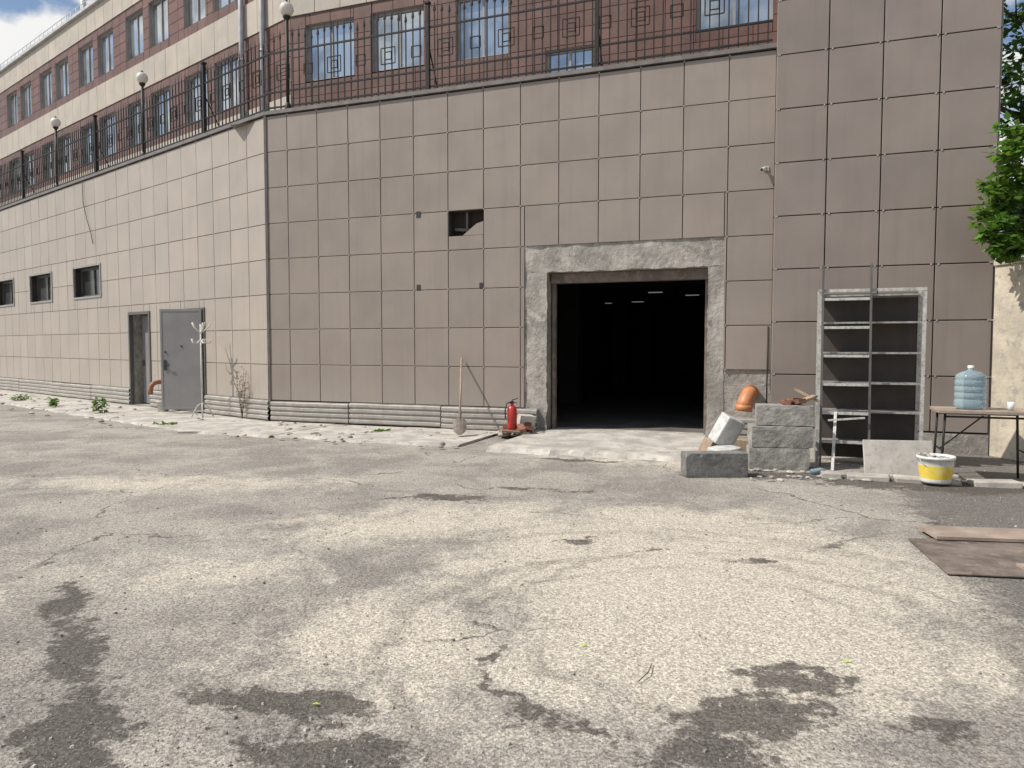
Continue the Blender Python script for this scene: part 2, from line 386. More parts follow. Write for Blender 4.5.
for a0,a1 in ((.0,2.60),(3.74,5.33),(6.52,9),(9.02,12),(12.02,15),(15.02,18),(18.02,26),(26.02,40)): skirt(WL,a0,a1,.05,.46+U(-.012,.012),.07+U(0,.015))
skirt(WF,9.0,9.7,.06,.42)
sk.build('metal_skirting',[m_metalsk],bld)
pc=MB()
def rough_slab(W,a0,a1,h0,h1,d0,d1):
    nx=max(3,int((a1-a0)/.06)); ny=max(3,int((h1-h0)/.06)); I=len(pc.v)
    for j in range(ny+1):
        for i in range(nx+1):
            a=a0+(a1-a0)*i/nx; h=h0+(h1-h0)*j/ny
            e=noise.noise(Vector((a*3,h*3,1)))*.018+noise.noise(Vector((a*11,h*11,6)))*.007
            pc.v.append(tuple(W.P(a+((noise.noise(Vector((h*5,a,2)))*.025+noise.noise(Vector((h*17,a,2)))*.015) if i in(0,nx) else 0),h+((noise.noise(Vector((a*5,h,7)))*.025+noise.noise(Vector((a*17,h,7)))*.015) if j in (0,ny) and h1>3 else 0),d1+e)))
    for j in range(ny):
        for i in range(nx): pc.face([I+j*(nx+1)+i,I+j*(nx+1)+i+1,I+(j+1)*(nx+1)+i+1,I+(j+1)*(nx+1)+i],0,(1,1,1),True)
    W.box(pc,a0+.02,a1-.02,h0,h1-(.02 if h1>3 else 0),d0,d1-.04)
rough_slab(WF,5.53,5.96,0,2.88,-.5,-.005)
rough_slab(WF,8.72,8.99,0,2.88,-.5,-.005)
rough_slab(WF,5.53,8.99,2.88,3.36,-.5,-.004)
rough_slab(WF,8.99,9.74,0,1.22,-.3,-.012)
pc.build('concrete_portal',[m_conc],bld)
st=MB(); WF.box(st,5.97,8.71,2.70,2.875,-.42,-.22); WF.box(st,5.965,6.03,.08,2.7,-.40,-.3); WF.box(st,8.65,8.715,.08,2.7,-.40,-.3)
st.build('door_lintel_beam',[m_rust],bld,.005)
gi=MB()
a0,a1,dz=3.0,12.0,-22
I=[WF.P(a0,0,-.5),WF.P(a1,0,-.5),WF.P(a1,0,dz),WF.P(a0,0,dz)]
def up(p,h): return Vector((p.x,p.y,h))
gi.poly([up(p,.085) for p in I],1)
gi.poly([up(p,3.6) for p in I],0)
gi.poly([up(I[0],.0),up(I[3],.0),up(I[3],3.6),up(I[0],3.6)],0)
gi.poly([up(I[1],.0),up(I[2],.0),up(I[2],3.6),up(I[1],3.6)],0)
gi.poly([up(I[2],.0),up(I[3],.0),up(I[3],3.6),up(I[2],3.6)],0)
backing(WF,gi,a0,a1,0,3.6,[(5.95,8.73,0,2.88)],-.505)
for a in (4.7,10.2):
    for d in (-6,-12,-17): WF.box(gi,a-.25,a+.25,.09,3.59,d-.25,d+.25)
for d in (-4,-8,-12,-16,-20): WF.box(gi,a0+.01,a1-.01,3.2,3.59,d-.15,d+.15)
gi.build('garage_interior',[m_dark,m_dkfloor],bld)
li=MB()
for a,d in ((6.35,-9),(4.98,-13.5),(3.9,-14),(7.2,-10.6)): WF.box(li,a-.2,a+.2,3.10,3.125,d-.03,d+.03)
li.build('ceiling_lamps',[m_tube],bld)
sl=MB()
sl.hexa([WF.P(5.97,-.02,.1),WF.P(8.71,-.02,.1),WF.P(8.71,-.02,-.52),WF.P(5.97,-.02,-.52),WF.P(5.97,.088,.1),WF.P(8.71,.088,.1),WF.P(8.71,.088,-.52),WF.P(5.97,.088,-.52)])
n=26; A0,B0,C0,D0=Vector((-.40,11.0,0)),Vector((2.66,9.92,0)),Vector((3.5,11.98,0)),Vector((.45,13.16,0))
I=len(sl.v)
for i in range(n+1):
    t=i/n; f=A0.lerp(B0,t); bkp=D0.lerp(C0,t); e=noise.noise(Vector((t*9,1,1)))*.14+noise.noise(Vector((t*31,4,1)))*.05
    dr_=(bkp-f).normalized(); f=f+dr_*e; g1=f+dr_*(.10+abs(e)*.4)
    sl.v+=[(f.x,f.y,-.01),(g1.x,g1.y,.07+noise.noise(Vector((t*8,7,1)))*.012),(bkp.x,bkp.y,.086)]
for i in range(n):
    for k in (0,1): sl.face([I+3*i+k,I+3*i+3+k,I+3*i+4+k,I+3*i+1+k])
sl.build('concrete_ramp',[m_conc2],None)
pv=MB()
def ragged(W,a0,a1,w,z):
    n=8; I=len(pv.v)
    for i in range(n+1):
        a=a0+(a1-a0)*i/n; ww=w+noise.noise(Vector((a*2.1,W.u.x*9,3)))*.16+noise.noise(Vector((a*7,W.u.x*9,8)))*.05
        pv.v+=[tuple(W.P(a,-.02,ww+.05)),tuple(W.P(a,z-.008,ww)),tuple(W.P(a,z,ww-.05)),tuple(W.P(a,z,0))]
    for i in range(n):
        for k in range(3): pv.face([I+4*i+k,I+4*i+4+k,I+4*i+5+k,I+4*i+1+k])
    for r in (0,n): pv.face([I+4*r+k for k in range(4)])
s=0
while s<38:
    ragged(WL,s+.004,s+1.496,1.95+U(-.04,.04),.036+U(-.005,.005)); s+=1.5
pv.hexa([up(p,-.02) for p in (WF.P(0,0),WL.P(0,0,1.95),WF.P(-.35,0,2.15),WF.P(0,0,2.0))]+[up(p,.036) for p in (WF.P(0,0),WL.P(0,0,1.95),WF.P(-.35,0,2.15),WF.P(0,0,2.0))])
s=0.01
while s<4.7:
    L=1.6 if s<3 else 1.95
    ragged(WF,s+.004,s+L-.004,1.97+U(-.05,.05),.036+U(-.005,.005)); s+=L
pv.build('pavement',[m_conc2],None)

def window(W,mbf,mbg,a0,a1,h0,h1,dep=.18,mull=1,fw=.05):
    W.box(mbf,a0,a1,h0,h0+fw,-dep,-dep+.06); W.box(mbf,a0,a1,h1-fw,h1,-dep,-dep+.06)
    W.box(mbf,a0,a0+fw,h0+fw,h1-fw,-dep,-dep+.06); W.box(mbf,a1-fw,a1,h0+fw,h1-fw,-dep,-dep+.06)
    for k in range(mull):
        x=a0+(a1-a0)*(k+1)/(mull+1); W.box(mbf,x-fw*.5,x+fw*.5,h0+fw,h1-fw,-dep,-dep+.055)
    n=mull+1
    for k in range(n):
        x0=a0+(a1-a0)*k/n+fw*.4; x1=a0+(a1-a0)*(k+1)/n-fw*.4; t=[U(-.006,.006) for _ in range(4)]
        mbg.poly([W.P(x0,h0+fw*.8,-dep+.02+t[0]),W.P(x1,h0+fw*.8,-dep+.02+t[1]),W.P(x1,h1-fw*.8,-dep+.02+t[2]),W.P(x0,h1-fw*.8,-dep+.02+t[0]+t[2]-t[1])])
    for x in (a0,a1): mbf.poly([W.P(x,h0,-dep),W.P(x,h1,-dep),W.P(x,h1,.0),W.P(x,h0,.0)],1)
    for y in (h0,h1): mbf.poly([W.P(a0,y,-dep),W.P(a1,y,-dep),W.P(a1,y,.0),W.P(a0,y,.0)],1)
wf=MB();wg=MB()
for w in winL:
    window(WL,wf,wg,*w,dep=.22,mull=1,fw=.06)
    a0_,a1_,h0_,h1_=w
    for r_ in ((a0_-.05,a1_+.05,h0_-.05,h0_),(a0_-.05,a1_+.05,h1_,h1_+.05),(a0_-.05,a0_,h0_,h1_),(a1_,a1_+.05,h0_,h1_)): WL.box(wf,*r_,-.02,.045,2)
wf.build('basement_window_frames',[m_dframe,m_dark,m_steel],bld); wg.build('basement_window_glass',[m_dglass],bld)
dr=MB()
def recess(W,a0,a1,h1,dep,md):
    for x in (a0,a1): dr.poly([W.P(x,.04,-dep),W.P(x,h1,-dep),W.P(x,h1,.01),W.P(x,.04,.01)],1)
    dr.poly([W.P(a0,h1,-dep),W.P(a1,h1,-dep),W.P(a1,h1,.01),W.P(a0,h1,.01)],1)
    dr.poly([W.P(a0,.05,-dep),W.P(a1,.05,-dep),W.P(a1,.05,.01),W.P(a0,.05,.01)],1)
    dr.poly([W.P(a0,.05,-dep),W.P(a1,.05,-dep),W.P(a1,h1,-dep),W.P(a0,h1,-dep)],md)
    for r in ((a0-.04,a0+.03,.05,h1+.05),(a1-.03,a1+.04,.05,h1+.05),(a0+.03,a1-.03,h1-.02,h1+.05)): W.box(dr,*r,-.05,.045,2)
recess(WL,*doorA[:2],2.4,.30,0); recess(WL,*doorB[:2],2.4,.9,3)
WL.box(dr,5.45,6.4,.08,2.36,-.285,-.25,0); WL.box(dr,6.28,6.33,1.05,1.2,-.25,-.2,2)
dr.build('service_doorways',[m_door,m_conc,m_dframe,m_dark],bld)
dl=MB()
h0=WL.P(2.66,0,.05); dirv=Vector((-1,.10,0)).normalized(); nv=Vector((dirv.y,-dirv.x,0)); 
if nv.y>0: nv=-nv
WD=Wall((h0.x,h0.y),(dirv.x,dirv.y),(nv.x,nv.y))
WD.box(dl,0,1.00,.12,2.42,-.025,.025,0)
for r in ((0.0,1.00,2.36,2.42),(0,1.00,.12,.18),(0,.05,.18,2.36),(.95,1.00,.18,2.36)): WD.box(dl,*r,.025,.032,0)
WD.box(dl,.86,.92,1.02,1.26,.032,.045,1); WD.box(dl,.78,.89,1.13,1.155,.06,.08,1); WD.box(dl,.878,.896,1.13,1.155,.045,.062,1)
WD.box(dl,.86,.90,1.42,1.46,.032,.042,1); WD.box(dl,.47,.51,1.55,1.59,.025,.036,1)
for z in (.4,1.3,2.1): dl.tube([WD.P(-.012,z,.01),WD.P(-.012,z+.14,.01)],.014,8,1)
dl.build('service_door_leaf',[m_door,m_blk],bld,.004)

# tower (right)
TWD=2.98; cw=TWD/4
WT=Wall(WF.P(9.72,0,.12)[:2],(.937,-.350),(-.350,-.937))
colsT=[cw*k for k in range(5)]
rowsT=[.32+.82*k for k in range(13)]
tw=MB(); panels(WT,tw,colsT,rowsT,[],-.03,.02,gap=.008,var=.06); 
WTs=Wall(WT.P(TWD,0,-.0)[:2],(.350,.937),(.937,-.350)); panels(WTs,tw,[.8*k for k in range(10)],rowsT,[],-.03,.02)
WTl=Wall(WT.P(0,0,-.0)[:2],(.350,.937),(-.937,.350)); panels(WTl,tw,[0.02,.12],rowsT,[],-.03,.0,tilt=0); panels(WTl,tw,[.12+.8*k for k in range(9)],[r for r in rowsT if r>6.0],[],-.03,.0,tilt=0)
tw.build('tower_cladding',[m_tower],bld)
tb=MB(); WT.box(tb,.02,TWD-.01,0,rowsT[-1]-.01,-7,-.03); tb.build('tower_core',[m_gap],bld)
tq=MB(); WT.box(tq,-.02,TWD+.04,rowsT[-1],rowsT[-1]+.08,-7,.05); tq.build('tower_coping',[m_coping],bld)
tp_=MB(); WT.box(tp_,.01,TWD,0,.30,-.02,.03); tp_.build('tower_plinth',[m_conc],bld)
cl=MB()
for i in range(5):
    for z in rowsT[1:-1]:
        for dx in (-.03,.03):
            x=min(TWD-.03,max(.03,colsT[i]+dx*1.6)); WT.box(cl,x-.012,x+.012,z-.012,z+.012,.0,.027)
for x in colsF[1:-1]:
    for z in rows[1:-1]:
        if 5.5<x<9.0 and z<3.4: continue
        WF.box(cl,x-.012,x+.012,z-.010,z+.010,.0,.026)
for x in colsL[1:30]:
    for z in rows[1:-1]: 
        if any(w[0]-.05<x<w[1]+.05 and w[2]-.05<z<w[3]+.05 for w in winL+[doorA,doorB]): continue
        WL.box(cl,x-.012,x+.012,z-.010,z+.010,.0,.026)
cl.build('cladding_clips',[M('clip_metal',(.34,.31,.29),.5)],bld)

# ---------------- upper storeys
WUF=Wall((-3.57,18.95),(.937,-.350),(-.350,-.937)); WUL=Wall((-3.05,17.5),(-.768,.640),(-.640,-.768))
SF=-2.36; SL=3.557; EF=12.2
uwF=[(-1.9,-.45,8.43,9.86),(.08,1.52,8.43,9.86),(2.38,3.72,8.40,9.86),(4.63,5.75,7.75,8.32),(8.0,9.55,8.25,9.86)]
uwF+=[(a,b,11.35,12.8) for a,b in ((-1.9,-.45),(.08,1.52),(2.38,3.72),(4.63,6.0),(8.0,9.55))]
uwL=[];s=6.15
while s<42:
    for h0_,h1_ in ((8.40,9.88),(11.35,12.8)):
        uwL.append((s,s+1.32,h0_,h1_)); uwL.append((s+1.75,s+3.07,h0_,h1_))
    s+=4.1
br=MB();be=MB();ub=MB()
def facade(W,a0,a1,wins,lowb=7.55):
    n=int((a1-a0)/.6); cs=[a0+(a1-a0)*k/n for k in range(n+1)]
    for lo,hi in ((lowb,10.14),(11.05,13.05)):
        k=int(round((hi-lo)/.33)); panels(W,br,cs,[lo+(hi-lo)*j/k for j in range(k+1)],wins,-.03,.0,gap=.005,var=.13)
    n=int((a1-a0)/.75); cs=[a0+(a1-a0)*k/n for k in range(n+1)]
    for lo,hi,k in ((6.2,lowb,2),(10.14,11.05,1),(13.05,13.9,1)):
        panels(W,be,cs,[lo+(hi-lo)*j/k for j in range(k+1)],wins,-.03,.03,gap=.005,var=.04)
    backing(W,ub,a0,a1,6.0,13.9,wins,-.03)
facade(WUF,SF,EF,uwF,7.7); facade(WUL,SL,44,uwL,8.16)
br.build('upper_brown_cladding',[m_brown],bld); be.build('upper_beige_cladding',[m_beige],bld); ub.build('upper_wall_backing',[m_gap],bld)
uf=MB();ug=MB()
for w in uwF: window(WUF,uf,ug,*w,dep=.16,mull=1,fw=.055)
for w in uwL: window(WUL,uf,ug,*w,dep=.16,mull=1,fw=.055)
uf.build('upper_window_frames',[m_frame,m_frame],bld); ug.build('upper_window_glass',[m_glass],bld)
ur=MB()
WUF.box(ur,SF,EF,13.9,14.0,-.5,.15); WUL.box(ur,SL,44,13.902,14.002,-.5,.15)
ur.poly([WUF.P(SF,13.88,0),WUF.P(EF,13.88,0),WUF.P(EF,13.88,-9),WUF.P(-4,13.88,-9)])
ur.poly([WUL.P(SL,13.87,0),WUL.P(44,13.87,0),WUL.P(44,13.87,-12),WUL.P(0,13.87,-12)])
s=SL
while s<44:
    ur.tube([WUL.P(s,13.99,-.2),WUL.P(s,14.55,-.2)],.015,5); s+=.5
for z in (14.3,14.55): ur.tube([WUL.P(SL,z,-.2),WUL.P(44,z,-.2)],.016,5)
WUL.box(ur,22.5,23.6,13.9,15.6,-2.6,-1.6); ur.tube([WUL.P(20.5,13.9,-1.4),WUL.P(20.5,16.2,-1.4)],.12,10)
ur.build('roof_edge',[m_roofm],bld)
ue=MB(); WUF.box(ue,EF-.02,EF,6.0,13.88,-9,-.031); ue.build('upper_end_wall',[m_beige],bld)
dp=MB()
for s in (4.7,5.75): 
    dp.tube([WUL.P(s,6.2,.12),WUL.P(s,13.9,.12)],.07,10)
    for z in (7.5,9.5,11.5): dp.tube([WUL.P(s,z,.12),WUL.P(s,z+.06,.12)],.085,10)
dp.build('downpipes',[m_pipe],bld)

# ---------------- fence
fence=empty('iron_fence'); fm=MB()
def fencerun(W,a0,a1,posts,dd=-.12):
    z0=TOP+.07
    for z in (z0+.10,z0+.40,z0+1.18): W.box(fm,a0,a1,z,z+.03,dd-.014,dd+.014)
    a=a0
    while a<a1:
        top=z0+1.36+.12*abs(math.sin((a-a0)*math.pi/1.05))
        W.box(fm,a-.010,a+.010,z0+.02,top,dd-.010,dd+.010)
        I=len(fm.v)
        for q in ((a-.033,top+.02,dd),(a,top+.02,dd-.012),(a+.033,top+.02,dd),(a,top+.02,dd+.012),(a,top+.19,dd),(a,top-.06,dd)):
            fm.v.append(tuple(W.P(*q)))
        for f in ((0,1,4),(1,2,4),(2,3,4),(3,0,4),(1,0,5),(2,1,5),(3,2,5),(0,3,5)): fm.face([I+t for t in f])
        a+=.15
    a=a0+.375; k=0
    while a<a1-.3:
        zc=z0+.79
        for r in ((.15,.07) if k%2==0 else (.10,)):
            for (x0,y0,x1,y1) in ((-r,-r,r,-r),(r,-r,r,r),(r,r,-r,r),(-r,r,-r,-r)):
                fm.beam(W.P(a+x0,zc+y0,dd+.013),W.P(a+x1,zc+y1,dd+.013),.016,.016)
        a+=.60; k+=1
    for p in posts:
        W.box(fm,p-.035,p+.035,TOP+.05,z0+1.62,dd-.035,dd+.035)
        W.box(fm,p-.05,p+.05,z0+1.62,z0+1.66,dd-.05,dd+.05)
        fm.beam(W.P(p,z0+.9,dd-.03),W.P(p,z0+.02,dd-.5),.02,.02)
fencerun(WF,-.02,9.65,[3.59,6.81])
fencerun(WL,.1,38,[2.67,8.66,14.5,20.3,26.1])
fm.build('railings',[m_iron],fence)
for W,a in ((WF,.45),(WL,5.73),(WL,11.55),(WL,17.4)):
    lp=empty('street_lamp'); l=MB(); gl=MB(); p=W.P(a,0,-.12); z0=TOP+.06
    l.tube([(p.x,p.y,z0),(p.x,p.y,z0+1.85)],.035,10); l.lathe((p.x,p.y,z0),[(.07,0),(.07,.12),(.04,.18)],12)
    l.lathe((p.x,p.y,z0+1.8),[(.03,0),(.07,.05),(.08,.08),(.05,.10)],12)
    gl.lathe((p.x,p.y,z0+2.02),[(.02,-.14),(.07,-.128),(.11,-.09),(.138,-.03),(.14,.0),(.132,.05),(.10,.10),(.05,.132),(.005,.14)],20)
    l.lathe((p.x,p.y,z0+2.02),[(.04,.138),(.03,.17),(.005,.19)],10)
    l.build('pole',[m_iron],lp); gl.build('globe',[m_globe],lp)

cb=MB(); cb.tube([WL.P(9.2,6.2,.06),WL.P(9.15,5.6,.07),WL.P(8.95,5.1,.06),WL.P(8.7,4.7,.06),WL.P(8.6,4.4,.05)],.009,6); cb.build('wall_cable',[m_blk])
sc=empty('security_camera'); s_=MB()
WF.box(s_,9.56,9.63,4.34,4.41,.02,.04); s_.tube([WF.P(9.59,4.37,.04),WF.P(9.58,4.36,.09)],.015,8); s_.tube([WF.P(9.59,4.37,.07),WF.P(9.53,4.33,.18)],.032,12); s_.build('camera_body',[m_white],sc)
s2=MB(); s2.tube([WF.P(9.53,4.33,.181),WF.P(9.527,4.328,.187)],.024,12); s2.build('lens',[m_blk],sc)

# ------------------------------------------------------------------ props
cr=MB(); bx,by=-6.72,16.0
cr.tube([(bx,by,.035),(bx,by,2.05)],.018,10)
for k in range(4):
    a=k*math.pi/2+.4; dx,dy=math.cos(a),math.sin(a)
    cr.tube([(bx,by,.35),(bx+dx*.10,by+dy*.10,.28),(bx+dx*.22,by+dy*.22,.045)],.012,8)
for k in range(5):
    a=k*math.pi*.4+.5; dx,dy=math.cos(a),math.sin(a)
    cr.tube([(bx,by,1.86),(bx+dx*.06,by+dy*.06,1.90),(bx+dx*.15,by+dy*.15,1.98),(bx+dx*.2,by+dy*.2,2.08)],.013,8)
    cr.tube([(bx,by,1.72),(bx+dx*.10,by+dy*.10,1.64),(bx+dx*.19,by+dy*.19,1.65),(bx+dx*.22,by+dy*.22,1.73)],.013,8)
cr.build('coat_rack',[m_white])
po=MB(); po.lathe((-8.25,17.45,.036),[(.005,0),(.11,0),(.15,.22),(.165,.22),(.165,.25),(.14,.25),(.13,.18),(.005,.18)],20); po.build('flower_pot',[m_white])
op=MB()
op.tube([WL.P(4.62,.70,-.05),WL.P(4.62,.70,.18),WL.P(4.63,.68,.27),WL.P(4.65,.61,.33),WL.P(4.66,.52,.35),WL.P(4.66,.40,.35)],.06,14)
op.build('drain_pipe_bend',[m_orange2])
dpn=MB(); b0=Vector((-5.72,15.62,.03))
for k in range(7):
    a=U(0,6.28); h=U(.5,1.15); e=b0+Vector((math.cos(a)*U(.05,.2),math.sin(a)*U(.03,.12),h)); mid=(b0+e)/2+Vector((U(-.04,.04),0,.06))
    dpn.tube([b0,mid,e],[.007,.005,.003],5)
    for j in range(7):
        t=U(.35,1); p=b0.lerp(e,t); q=p+Vector((U(-.1,.1),U(-.06,.06),U(0,.1))); dpn.tube([p,q],[.004,.002],4)
        dpn.poly([q,q+Vector((.03,0,.015)),q+Vector((.035,.01,.04)),q+Vector((.0,.01,.03))])
dpn.build('dried_plant',[m_dry])
def leafy(mb,c,r,n,size,flat=.8,dk=.45):
    for i in range(n):
        while True:
            d=Vector((U(-1,1),U(-1,1),U(-1,1)))
            if d.length<=1: break
        rr=d.length
        p=Vector(c)+Vector((d.x*r[0],d.y*r[1],d.z*r[2]))
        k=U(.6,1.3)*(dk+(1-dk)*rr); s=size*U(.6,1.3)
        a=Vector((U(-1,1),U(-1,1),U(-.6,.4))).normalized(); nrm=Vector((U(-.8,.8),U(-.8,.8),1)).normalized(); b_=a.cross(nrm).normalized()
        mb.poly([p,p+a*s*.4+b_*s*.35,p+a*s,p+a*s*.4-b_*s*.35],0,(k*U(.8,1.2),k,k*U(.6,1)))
for (x,y,w,h) in ((-9.5,16.95,.18,.42),(-11.7,18.9,.18,.25),(-13.8,20.9,.4,.2),(-6.9,14.6,.3,.05),(-2.4,13.4,.2,.05)):
    wd=MB()
    for _ in range(5): leafy(wd,(x+U(-w,w)*.6,y+U(-w,w)*.4,h*.5),(w*.5,w*.4,h*.5),30,.08)
    wd.build('weed_plant',[m_leaf])
so=MB()
def stone(x,y,z,s,mb=so,m=0,k=None):
    k=k or U(.6,1.4); n=6; I=len(mb.v); rx,ry,rz=s*U(.7,1.3),s*U(.7,1.2),s*U(.35,.8); ph=U(0,6)
    for (hh_,rr) in ((-.1,.8),(.5,1),(1.0,.55)):
        for j in range(n):
            t=ph+j*2*math.pi/n; f=U(.8,1.15); mb.v.append((x+rx*rr*f*math.cos(t),y+ry*rr*f*math.sin(t),z+rz*hh_*U(.85,1.1)))
    for r in (0,1):
        for j in range(n):
            j2=(j+1)%n; mb.face([I+r*n+j,I+r*n+j2,I+(r+1)*n+j2,I+(r+1)*n+j],m,(k,k,k))
    mb.face([I+2*n+j for j in range(n)],m,(k,k,k))
for i in range(80): p=WL.P(U(.3,14),0,U(.3,2.6)); stone(p.x,p.y,.03,U(.015,.08))
for i in range(80): p=WF.P(U(.3,5.3),0,U(.2,2.4)); stone(p.x,p.y,.03,U(.012,.055))
for i in range(110): stone(U(2.8,5.4),U(8.6,9.8),0,U(.015,.06))
so.build('loose_stones',[m_stone])
sh=empty('shovel'); s_=MB(); A=Vector((-.90,12.72,.33)); Bt=Vector((-.93,13.62,1.36)); s_.tube([A,Bt],.018,10); s_.build('handle',[m_wood],sh)
s_=MB(); ax=(A-Bt).normalized(); sd=Vector((1,0,0)); nr=ax.cross(sd).normalized()
prev=[]
for (t,w,cv) in ((-.02,.03,.0),(.04,.11,.02),(.18,.12,.025),(.27,.10,.015),(.34,.03,.0)):
    prev.append([A+ax*t-sd*w+nr*0,A+ax*t-sd*w*.5+nr*cv,A+ax*t+nr*cv*1.3,A+ax*t+sd*w*.5+nr*cv,A+ax*t+sd*w])
for r in range(len(prev)-1):
    for j in range(4): s_.poly([prev[r][j],prev[r][j+1],prev[r+1][j+1],prev[r+1][j]])
s_.tube([A-ax*.16,A+ax*.05],.024,10)
o=s_.build('blade',[m_rust],sh); md=o.modifiers.new('s','SOLIDIFY'); md.thickness=.003
fe=empty('fire_extinguisher'); s_=MB(); c0=(-.0,12.75,.15)
s_.lathe(c0,[(.005,0),(.08,0),(.085,.02),(.085,.33),(.07,.38),(.03,.41),(.028,.44)],20); s_.build('cylinder_body',[m_red],fe)
s_=MB(); z_=.05; s_.lathe(c0,[(.03,.435),(.035,.46),(.02,.49),(.004,.49)],12); s_.beam((-.0,12.75,.60+z_),(.10,12.73,.63+z_),.02,.015); s_.beam((0,12.75,.565+z_),(.09,12.74,.55+z_),.02,.012)
s_.tube([(0,12.73,.57+z_),(-.09,12.70,.55+z_),(-.12,12.69,.42+z_),(-.11,12.69,.28+z_)],.012,8); s_.build('valve_and_hose',[m_blk],fe)
rb=MB()
for i in range(50): stone(U(-.25,.55),U(12.55,13.0),.05,U(.03,.09),rb,0)
rb.box((-.02,12.75,.09),(.36,.26,.11),(0,0,.2),1,(.6,.6,.6))
for i in range(6): rb.box((U(-.1,.35),U(12.5,12.9),U(.1,.2)),(.22,.11,.065),(U(-.4,.4),U(-.4,.4),U(0,3)),1,(U(.4,.8),)*3)
rb.box((.24,12.95,.22),(.26,.2,.30),(.1,.1,.4),2); rb.box((.05,12.55,.12),(.5,.12,.03),(0,.1,.3),3)
rb.build('rubble_pile',[m_stone,m_brick,m_board,m_wood])

def block(mb,x,y,z,sx_,sy_,sz_,rz,m=0):
    e=Matrix.Rotation(rz,3,'Z')@Matrix.Rotation(U(-.015,.015),3,'X'); nx,ny,nz=12,7,6; idx={}
    c=Vector((x,y,z)); sd_=U(0,50)
    def vid(i,j,k):
        if (i,j,k) in idx: return idx[(i,j,k)]
        p=Vector(((i/nx-.5)*sx_,(j/ny-.5)*sy_,(k/nz-.5)*sz_))
        ed=(i in(0,nx))+(j in(0,ny))+(k in(0,nz))
        nzv=noise.noise(p*9+Vector((sd_,0,0)))
        sh_=1-(.012+max(0,nzv)*.05)*(ed-1) if ed>1 else 1
        p=Vector((p.x*(1-(1-sh_)*.6),p.y*sh_,p.z*sh_))
        p+=p.normalized()*noise.noise(p*14+Vector((sd_,3,0)))*.008
        idx[(i,j,k)]=len(mb.v); mb.v.append(tuple(c+e@p)); return idx[(i,j,k)]
    for i in range(nx):
        for j in range(ny):
            for k in (0,nz): mb.face([vid(i,j,k),vid(i+1,j,k),vid(i+1,j+1,k),vid(i,j+1,k)],m)
    for i in range(nx):
        for k in range(nz):
            for j in (0,ny): mb.face([vid(i,j,k),vid(i+1,j,k),vid(i+1,j,k+1),vid(i,j,k+1)],m)
    for j in range(ny):
        for k in range(nz):
            for i in (0,nx): mb.face([vid(i,j,k),vid(i,j+1,k),vid(i,j+1,k+1),vid(i,j,k+1)],m)
cbk=MB(); rz=math.radians(-12)
block(cbk,3.47,9.62,.14,.74,.42,.275,rz); block(cbk,3.50,9.63,.42,.76,.42,.27,rz+.05); block(cbk,3.56,9.66,.69,.70,.40,.26,rz-.06)
cbk.build('concrete_block_stack',[m_cblock],None)
kb=MB(); block(kb,2.47,8.98,.15,.76,.26,.29,math.radians(2)); kb.build('kerb_stone',[m_cblock2],None)
bt=MB()
for i in range(6): bt.box((U(3.5,3.9),U(9.5,9.8),.84+U(0,.03)),(U(.08,.22),.1,.06),(U(-.2,.2),U(-.2,.2),U(0,3)),0,(U(.4,.8),)*3)
bt.beam((3.72,9.55,.86),(3.98,9.7,.93),.09,.03,1); bt.beam((3.75,9.8,1.02),(4.02,9.65,.86),.06,.03,1)
bt.build('brick_and_plank_scraps',[m_brick,m_wood])
tbx=MB(); tbx.box((3.00,10.3,.40),(.28,.26,.42),(.25,.42,.25)); tbx.box((2.92,10.1,.12),(.36,.3,.16),(.1,-.1,.5)); tbx.build('polystyrene_box',[m_foam],None,.02)
dbx=MB(); dbx.box((2.78,10.4,.15),(.12,.25,.26),(.0,.5,.3)); dbx.box((3.25,10.9,.12),(.5,.3,.22),(0,.1,-.3)); dbx.build('scrap_boards',[m_wood],None,.005)
ob=MB()
pp=[WF.P(9.42,.84,-.05),WF.P(9.42,.84,.30),WF.P(9.41,.83,.42),WF.P(9.385,.78,.52),WF.P(9.36,.70,.57),WF.P(9.34,.62,.58)]
ob.tube(pp,.115,18,cap=False); ob.tube([WF.P(9.42,.84,.16),WF.P(9.42,.84,.30)],.130,18,cap=False); ob.tube([WF.P(9.35,.68,.575),WF.P(9.34,.58,.58)],.130,18,cap=False)
o=ob.build('drain_pipe_elbow',[m_orange]); md=o.modifiers.new('s','SOLIDIFY'); md.thickness=.006
wp=MB(); wp.tube([WF.P(9.66,1.9,.03),WF.P(9.66,.3,.03)],.012,8); wp.build('wall_conduit',[m_blk])

rk=empty('metal_shelving_rack'); WR=Wall((4.13,9.95),(.937,-.350),(-.350,-.937)); W_=1.24; H_=2.34; s_=MB()
for a in (0,W_):
    for d in (0,-.38):
        WR.box(s_,a-.022,a+.022,0,H_,d-.004,d); WR.box(s_,(a-.022 if a==0 else a+.018),(a-.018 if a==0 else a+.022),0,H_,d-.03,d-.004)
        WR.box(s_,a-.035,a+.035,0,.012,d-.035,d+.035)
WR.box(s_,-.022,W_+.022,H_-.04,H_,.0,.004)
s_.build('posts',[m_steel2],rk)
s_=MB()
for z in (.30,.72,1.10,1.50,1.90,2.26): 
    WR.box(s_,.0,W_,z,z+.006,-.38,-.005)
    WR.box(s_,.022,W_-.022,z-.018,z+.004,-.004,.0,); 
    WR.box(s_,-.004,.0,z-.028,z+.004,-.37,-.01)
s_.build('shelves',[m_steel],rk)
s_=MB(); WR.box(s_,.01,W_-.01,.05,2.3,-.400,-.392); s_.build('shade_back_sheet',[m_shade_sheet],rk)  # added dark sheet, stands in for shade behind the shelves
lde=empty('ladder')
ld=MB()
def LP(a,h): return WR.P(a,h,.26-.10*h)
